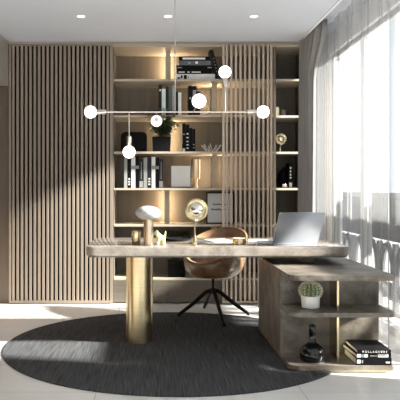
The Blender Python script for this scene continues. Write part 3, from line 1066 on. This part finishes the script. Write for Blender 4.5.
# white box frame on fourth shelf
x0, x1 = X(170, 6.85), X(191, 6.85)
t = thing('picture_frame', 'square grey frame with a blank white face left of the brass vessel', 'picture frame', ((x0 + x1) / 2, 6.86, SH[3]), math.radians(-5))
w = (x1 - x0); h = Z(165.2, 6.86) - SH[3]
m = MB().box(-w / 2, w / 2, .004, .05, 0, h)
m.box(-w / 2, -w / 2 + .014, 0, .004, 0, h).box(w / 2 - .006, w / 2, 0, .004, 0, h).box(-w / 2, w / 2, 0, .004, 0, .014).box(-w / 2, w / 2, 0, .004, h - .008, h)
part('frame', m, M['b_mid'], t)
part('panel', MB().box(-w / 2 + .014, w / 2 - .006, .001, .0045, .014, h - .008), M['paper'], t)

# brass vessel
prof = [(0, 0), (.030, 0), (.030, .006), (.022, .03), (.019, .06), (.022, .085), (.026, .098), (.046, .100), (.047, .104), (.047, .300), (.044, .303), (0, .303)]
single('brass_vessel', MB().lathe(prof, 40), M['brass_v'], 'tall brass vessel with a narrow waist on the shelf beside the blank frame', 'vessel', (X(195.6, 6.84), 6.86, SH[3]), smooth=True)

# lettered print on the fifth shelf
x0, x1 = X(206.5, 6.86), X(234, 6.86)
t = thing('picture_frame', 'framed grey print with two lines of black script behind the sliding door slats', 'picture frame', ((x0 + x1) / 2, 6.87, SH[4]))
w = x1 - x0; h = Z(192, 6.87) - SH[4] - .004
part('frame', MB().box(-w / 2, w / 2, .002, .025, 0, h).box(-w / 2, -w / 2 + .012, -.004, .002, 0, h).box(w / 2 - .012, w / 2, -.004, .002, 0, h).box(-w / 2, w / 2, -.004, .002, 0, .012).box(-w / 2, w / 2, -.004, .002, h - .012, h), M['black'], t)
part('print', MB().box(-w / 2 + .012, w / 2 - .012, .0, .0025, .012, h - .012), M['print_grey'], t, label='pale grey print')
m = MB()
for x_a, x_b, zc, n, amp in ((-.075, .085, .205, 15, .008), (-.095, .075, .150, 12, .011)):
    m.tube([(x_a + (x_b - x_a) * i / n, -.001, zc + (amp if i % 2 else -amp) * (.6 + .4 * math.sin(i * 1.7))) for i in range(n + 1)], .0055, 6)
part('script', m, M['ink_k'], t)

# right-hand column
xc = UPR + .03
t = thing('candle', 'pale pillar candle on the right column shelf level with the end globe', 'candle', (X(276.8, 6.84), 6.84, 1.945))
part('wax', MB().cyl(.024, 0, .10, n=28, bev=.003), M['wax'], t, True)
part('wick', MB().cyl(.0012, .10, .108, n=8), M['ink_k'], t)
t = thing('candle', 'small dark votive holder beside the pale pillar candle', 'candle holder', (X(283.5, 6.86), 6.86, 1.945))
part('holder', MB().lathe([(0, 0), (.022, 0), (.026, .004), (.026, .075), (.023, .075), (.022, .01), (0, .01)], 28), M['stone_dark'], t, True)
part('wax', MB().cyl(.0218, .01, .05, n=24), M['wax'], t, True)
disc_sculpture('disc_sculpture', 'smaller brass disc sculpture on the right column shelf beside the grey drape', (X(280.2, 6.86), 6.86, 1.570), .74, Z(139, 6.86) - 1.570)
single('round_vase', MB().lathe([(0, 0), (.035, 0), (.06, .03), (.07, .09), (.062, .15), (.04, .19), (.022, .205), (.022, .225), (.018, .225), (.018, .2), (0, .19)], 40), M['black'],
       'matte black rounded vase on the dark right column shelf', 'vase', (X(284.0, 7.06), 7.06, 1.195), smooth=True)
t = book_upright('black book with white spine dashes beside the round black vase', 'books in the right column', 289.0, 292.3, 6.80, 1.195, Z(163, 6.8), 'b_black',
                 marks=((.50, .56, .5, 'ink_w'), (.62, .70, .4, 'ink_w'), (.76, .84, .5, 'ink_w'), (.38, .44, .5, 'ink_w'), (.02, .22, .8, 'ink_w')))
t = thing('silver_ornament', 'small silver knot ornament in front of the round black vase', 'ornament', (X(284.6, 6.78), 6.78, 1.195))
part('knot', MB().tube([((.016 + .008 * math.cos(3 * a)) * math.cos(2 * a), (.016 + .008 * math.cos(3 * a)) * math.sin(2 * a) * .8, .026 + .012 * math.sin(3 * a)) for a in [2 * PI * i / 60 for i in range(60)]], .006, 8, True), M['chrome'], t, True)
part('plinth', MB().box(-.02, .02, -.016, .016, 0, .010, .001), M['black'], t)

# ------------------------------------------------------------------ things on the pedestal shelves
zs = .009 + .378
d = 4.36
t = thing('potted_cactus', 'round barrel cactus in a white ceramic pot on the pedestal shelf', 'cactus', (X(310.5, d), d, zs))
part('pot', MB().lathe([(0, 0), (.054, 0), (.059, .004), (.062, .078), (.060, .080), (.056, .078), (.054, .066), (0, .066)], 48), M['pot_white'], t, True)
part('soil', MB().cyl(.0545, .062, .070, n=40), M['soil'], t, True)
ribs = 16
m = MB(); sp = MB()
nu, nv = ribs * 4, 14
rows = []
def cpt(th, v, extra=0):
    ph_ = v * PI * .86
    r = .060 * math.sin(PI - ph_ if False else PI * .14 + ph_ * .0 + (PI - PI * .14) * (1 - v)) if False else None
    a = -PI / 2 * .62 + v * (PI / 2 * .62 + PI / 2)
    rr = (.062 + extra) * math.cos(a) * (1 + .11 * math.cos(ribs * th))
    return Vector((rr * math.cos(th), rr * math.sin(th), .112 + (.056 + extra) * math.sin(a)))
for j in range(nv):
    rows.append([m.bm.verts.new(cpt(2 * PI * i / nu, j / nv)) for i in range(nu)])
topv = m.bm.verts.new((0, 0, .164))
for a, b in zip(rows[:-1], rows[1:]):
    for i in range(nu): m.bm.faces.new((a[i], a[(i + 1) % nu], b[(i + 1) % nu], b[i]))
for i in range(nu): m.bm.faces.new((rows[-1][i], rows[-1][(i + 1) % nu], topv))
part('body', m, M['cactus'], t, True)
r = random.Random(4)
for i in range(ribs):
    th = 2 * PI * i / ribs
    for j in range(9):
        v = .14 + .095 * j
        b0 = cpt(th, v)
        nrm = (b0 - Vector((0, 0, .112))).normalized()
        for k in range(3):
            dd = (nrm + Vector((r.uniform(-.6, .6), r.uniform(-.6, .6), r.uniform(-.5, .5)))).normalized()
            sp.tube([b0 - nrm * .001, b0 + dd * .016], [.0020, .0008], 4)
so = part('spines', sp, M['spine'], t)

zb = .009 + .038
d = 4.30
t = thing('bottle', 'squat gloss black bottle with a thin neck on the pedestal base', 'bottle', (X(312.4, d), d, zb))
part('body', MB().lathe([(0, 0), (.066, 0), (.076, .004), (.083, .018), (.084, .042), (.080, .064), (.066, .088), (.046, .106), (.027, .118), (.0215, .13), (.0205, .16), (.0205, .165)], 56), M['gloss_black'], t, True)
part('stopper', MB().lathe([(.0205, .165), (.022, .167), (.0225, .215), (.0215, .228), (.016, .236), (0, .239)], 32), M['gloss_black'], t, True)

gp = 'black books stacked on the pedestal base'
book_flat('thick black book with white spine print at the bottom of the pedestal stack', gp, (1.424, 4.326, zb), .228, .29, .046, 'b_black', rz=math.radians(-1.5),
          mark=((.03, .13, .25, .75, 'ink_w'), (.16, .2, .3, .7, 'ink_g'), (.84, .95, .3, .5, 'ink_w')))
book_flat('black book with a white patterned spine in the middle of the pedestal stack', gp, (1.420, 4.332, zb + .0465), .226, .285, .026, 'b_black', rz=math.radians(1),
          mark=((.02, .14, .1, .9, 'ink_w'), (.17, .21, .1, .9, 'ink_g'), (.23, .33, .1, .9, 'ink_w'), (.40, .60, .35, .6, 'ink_g'), (.62, .92, .1, .9, 'ink_w')))
book_flat('black book with a white lettered spine on top of the pedestal stack', gp, (1.427, 4.326, zb + .073), .215, .285, .025, 'b_black', rz=math.radians(-1.5),
          txt=('R O L L A G U E R S', .0185, .004, 'ink_w'))

# everything that stands on something rests a hair above it
for o in list(COL.objects):
    if o.parent is None and 'category' in o and o['category'] in {'cup', 'lamp', 'figurine', 'tray', 'notebook', 'sculpture', 'booklet', 'tin', 'paper', 'laptop', 'book', 'case', 'plant', 'bowl',
                                                                 'picture frame', 'vessel', 'candle', 'candle holder', 'vase', 'ornament', 'cactus', 'bottle'}:
        o.location.z += .0007
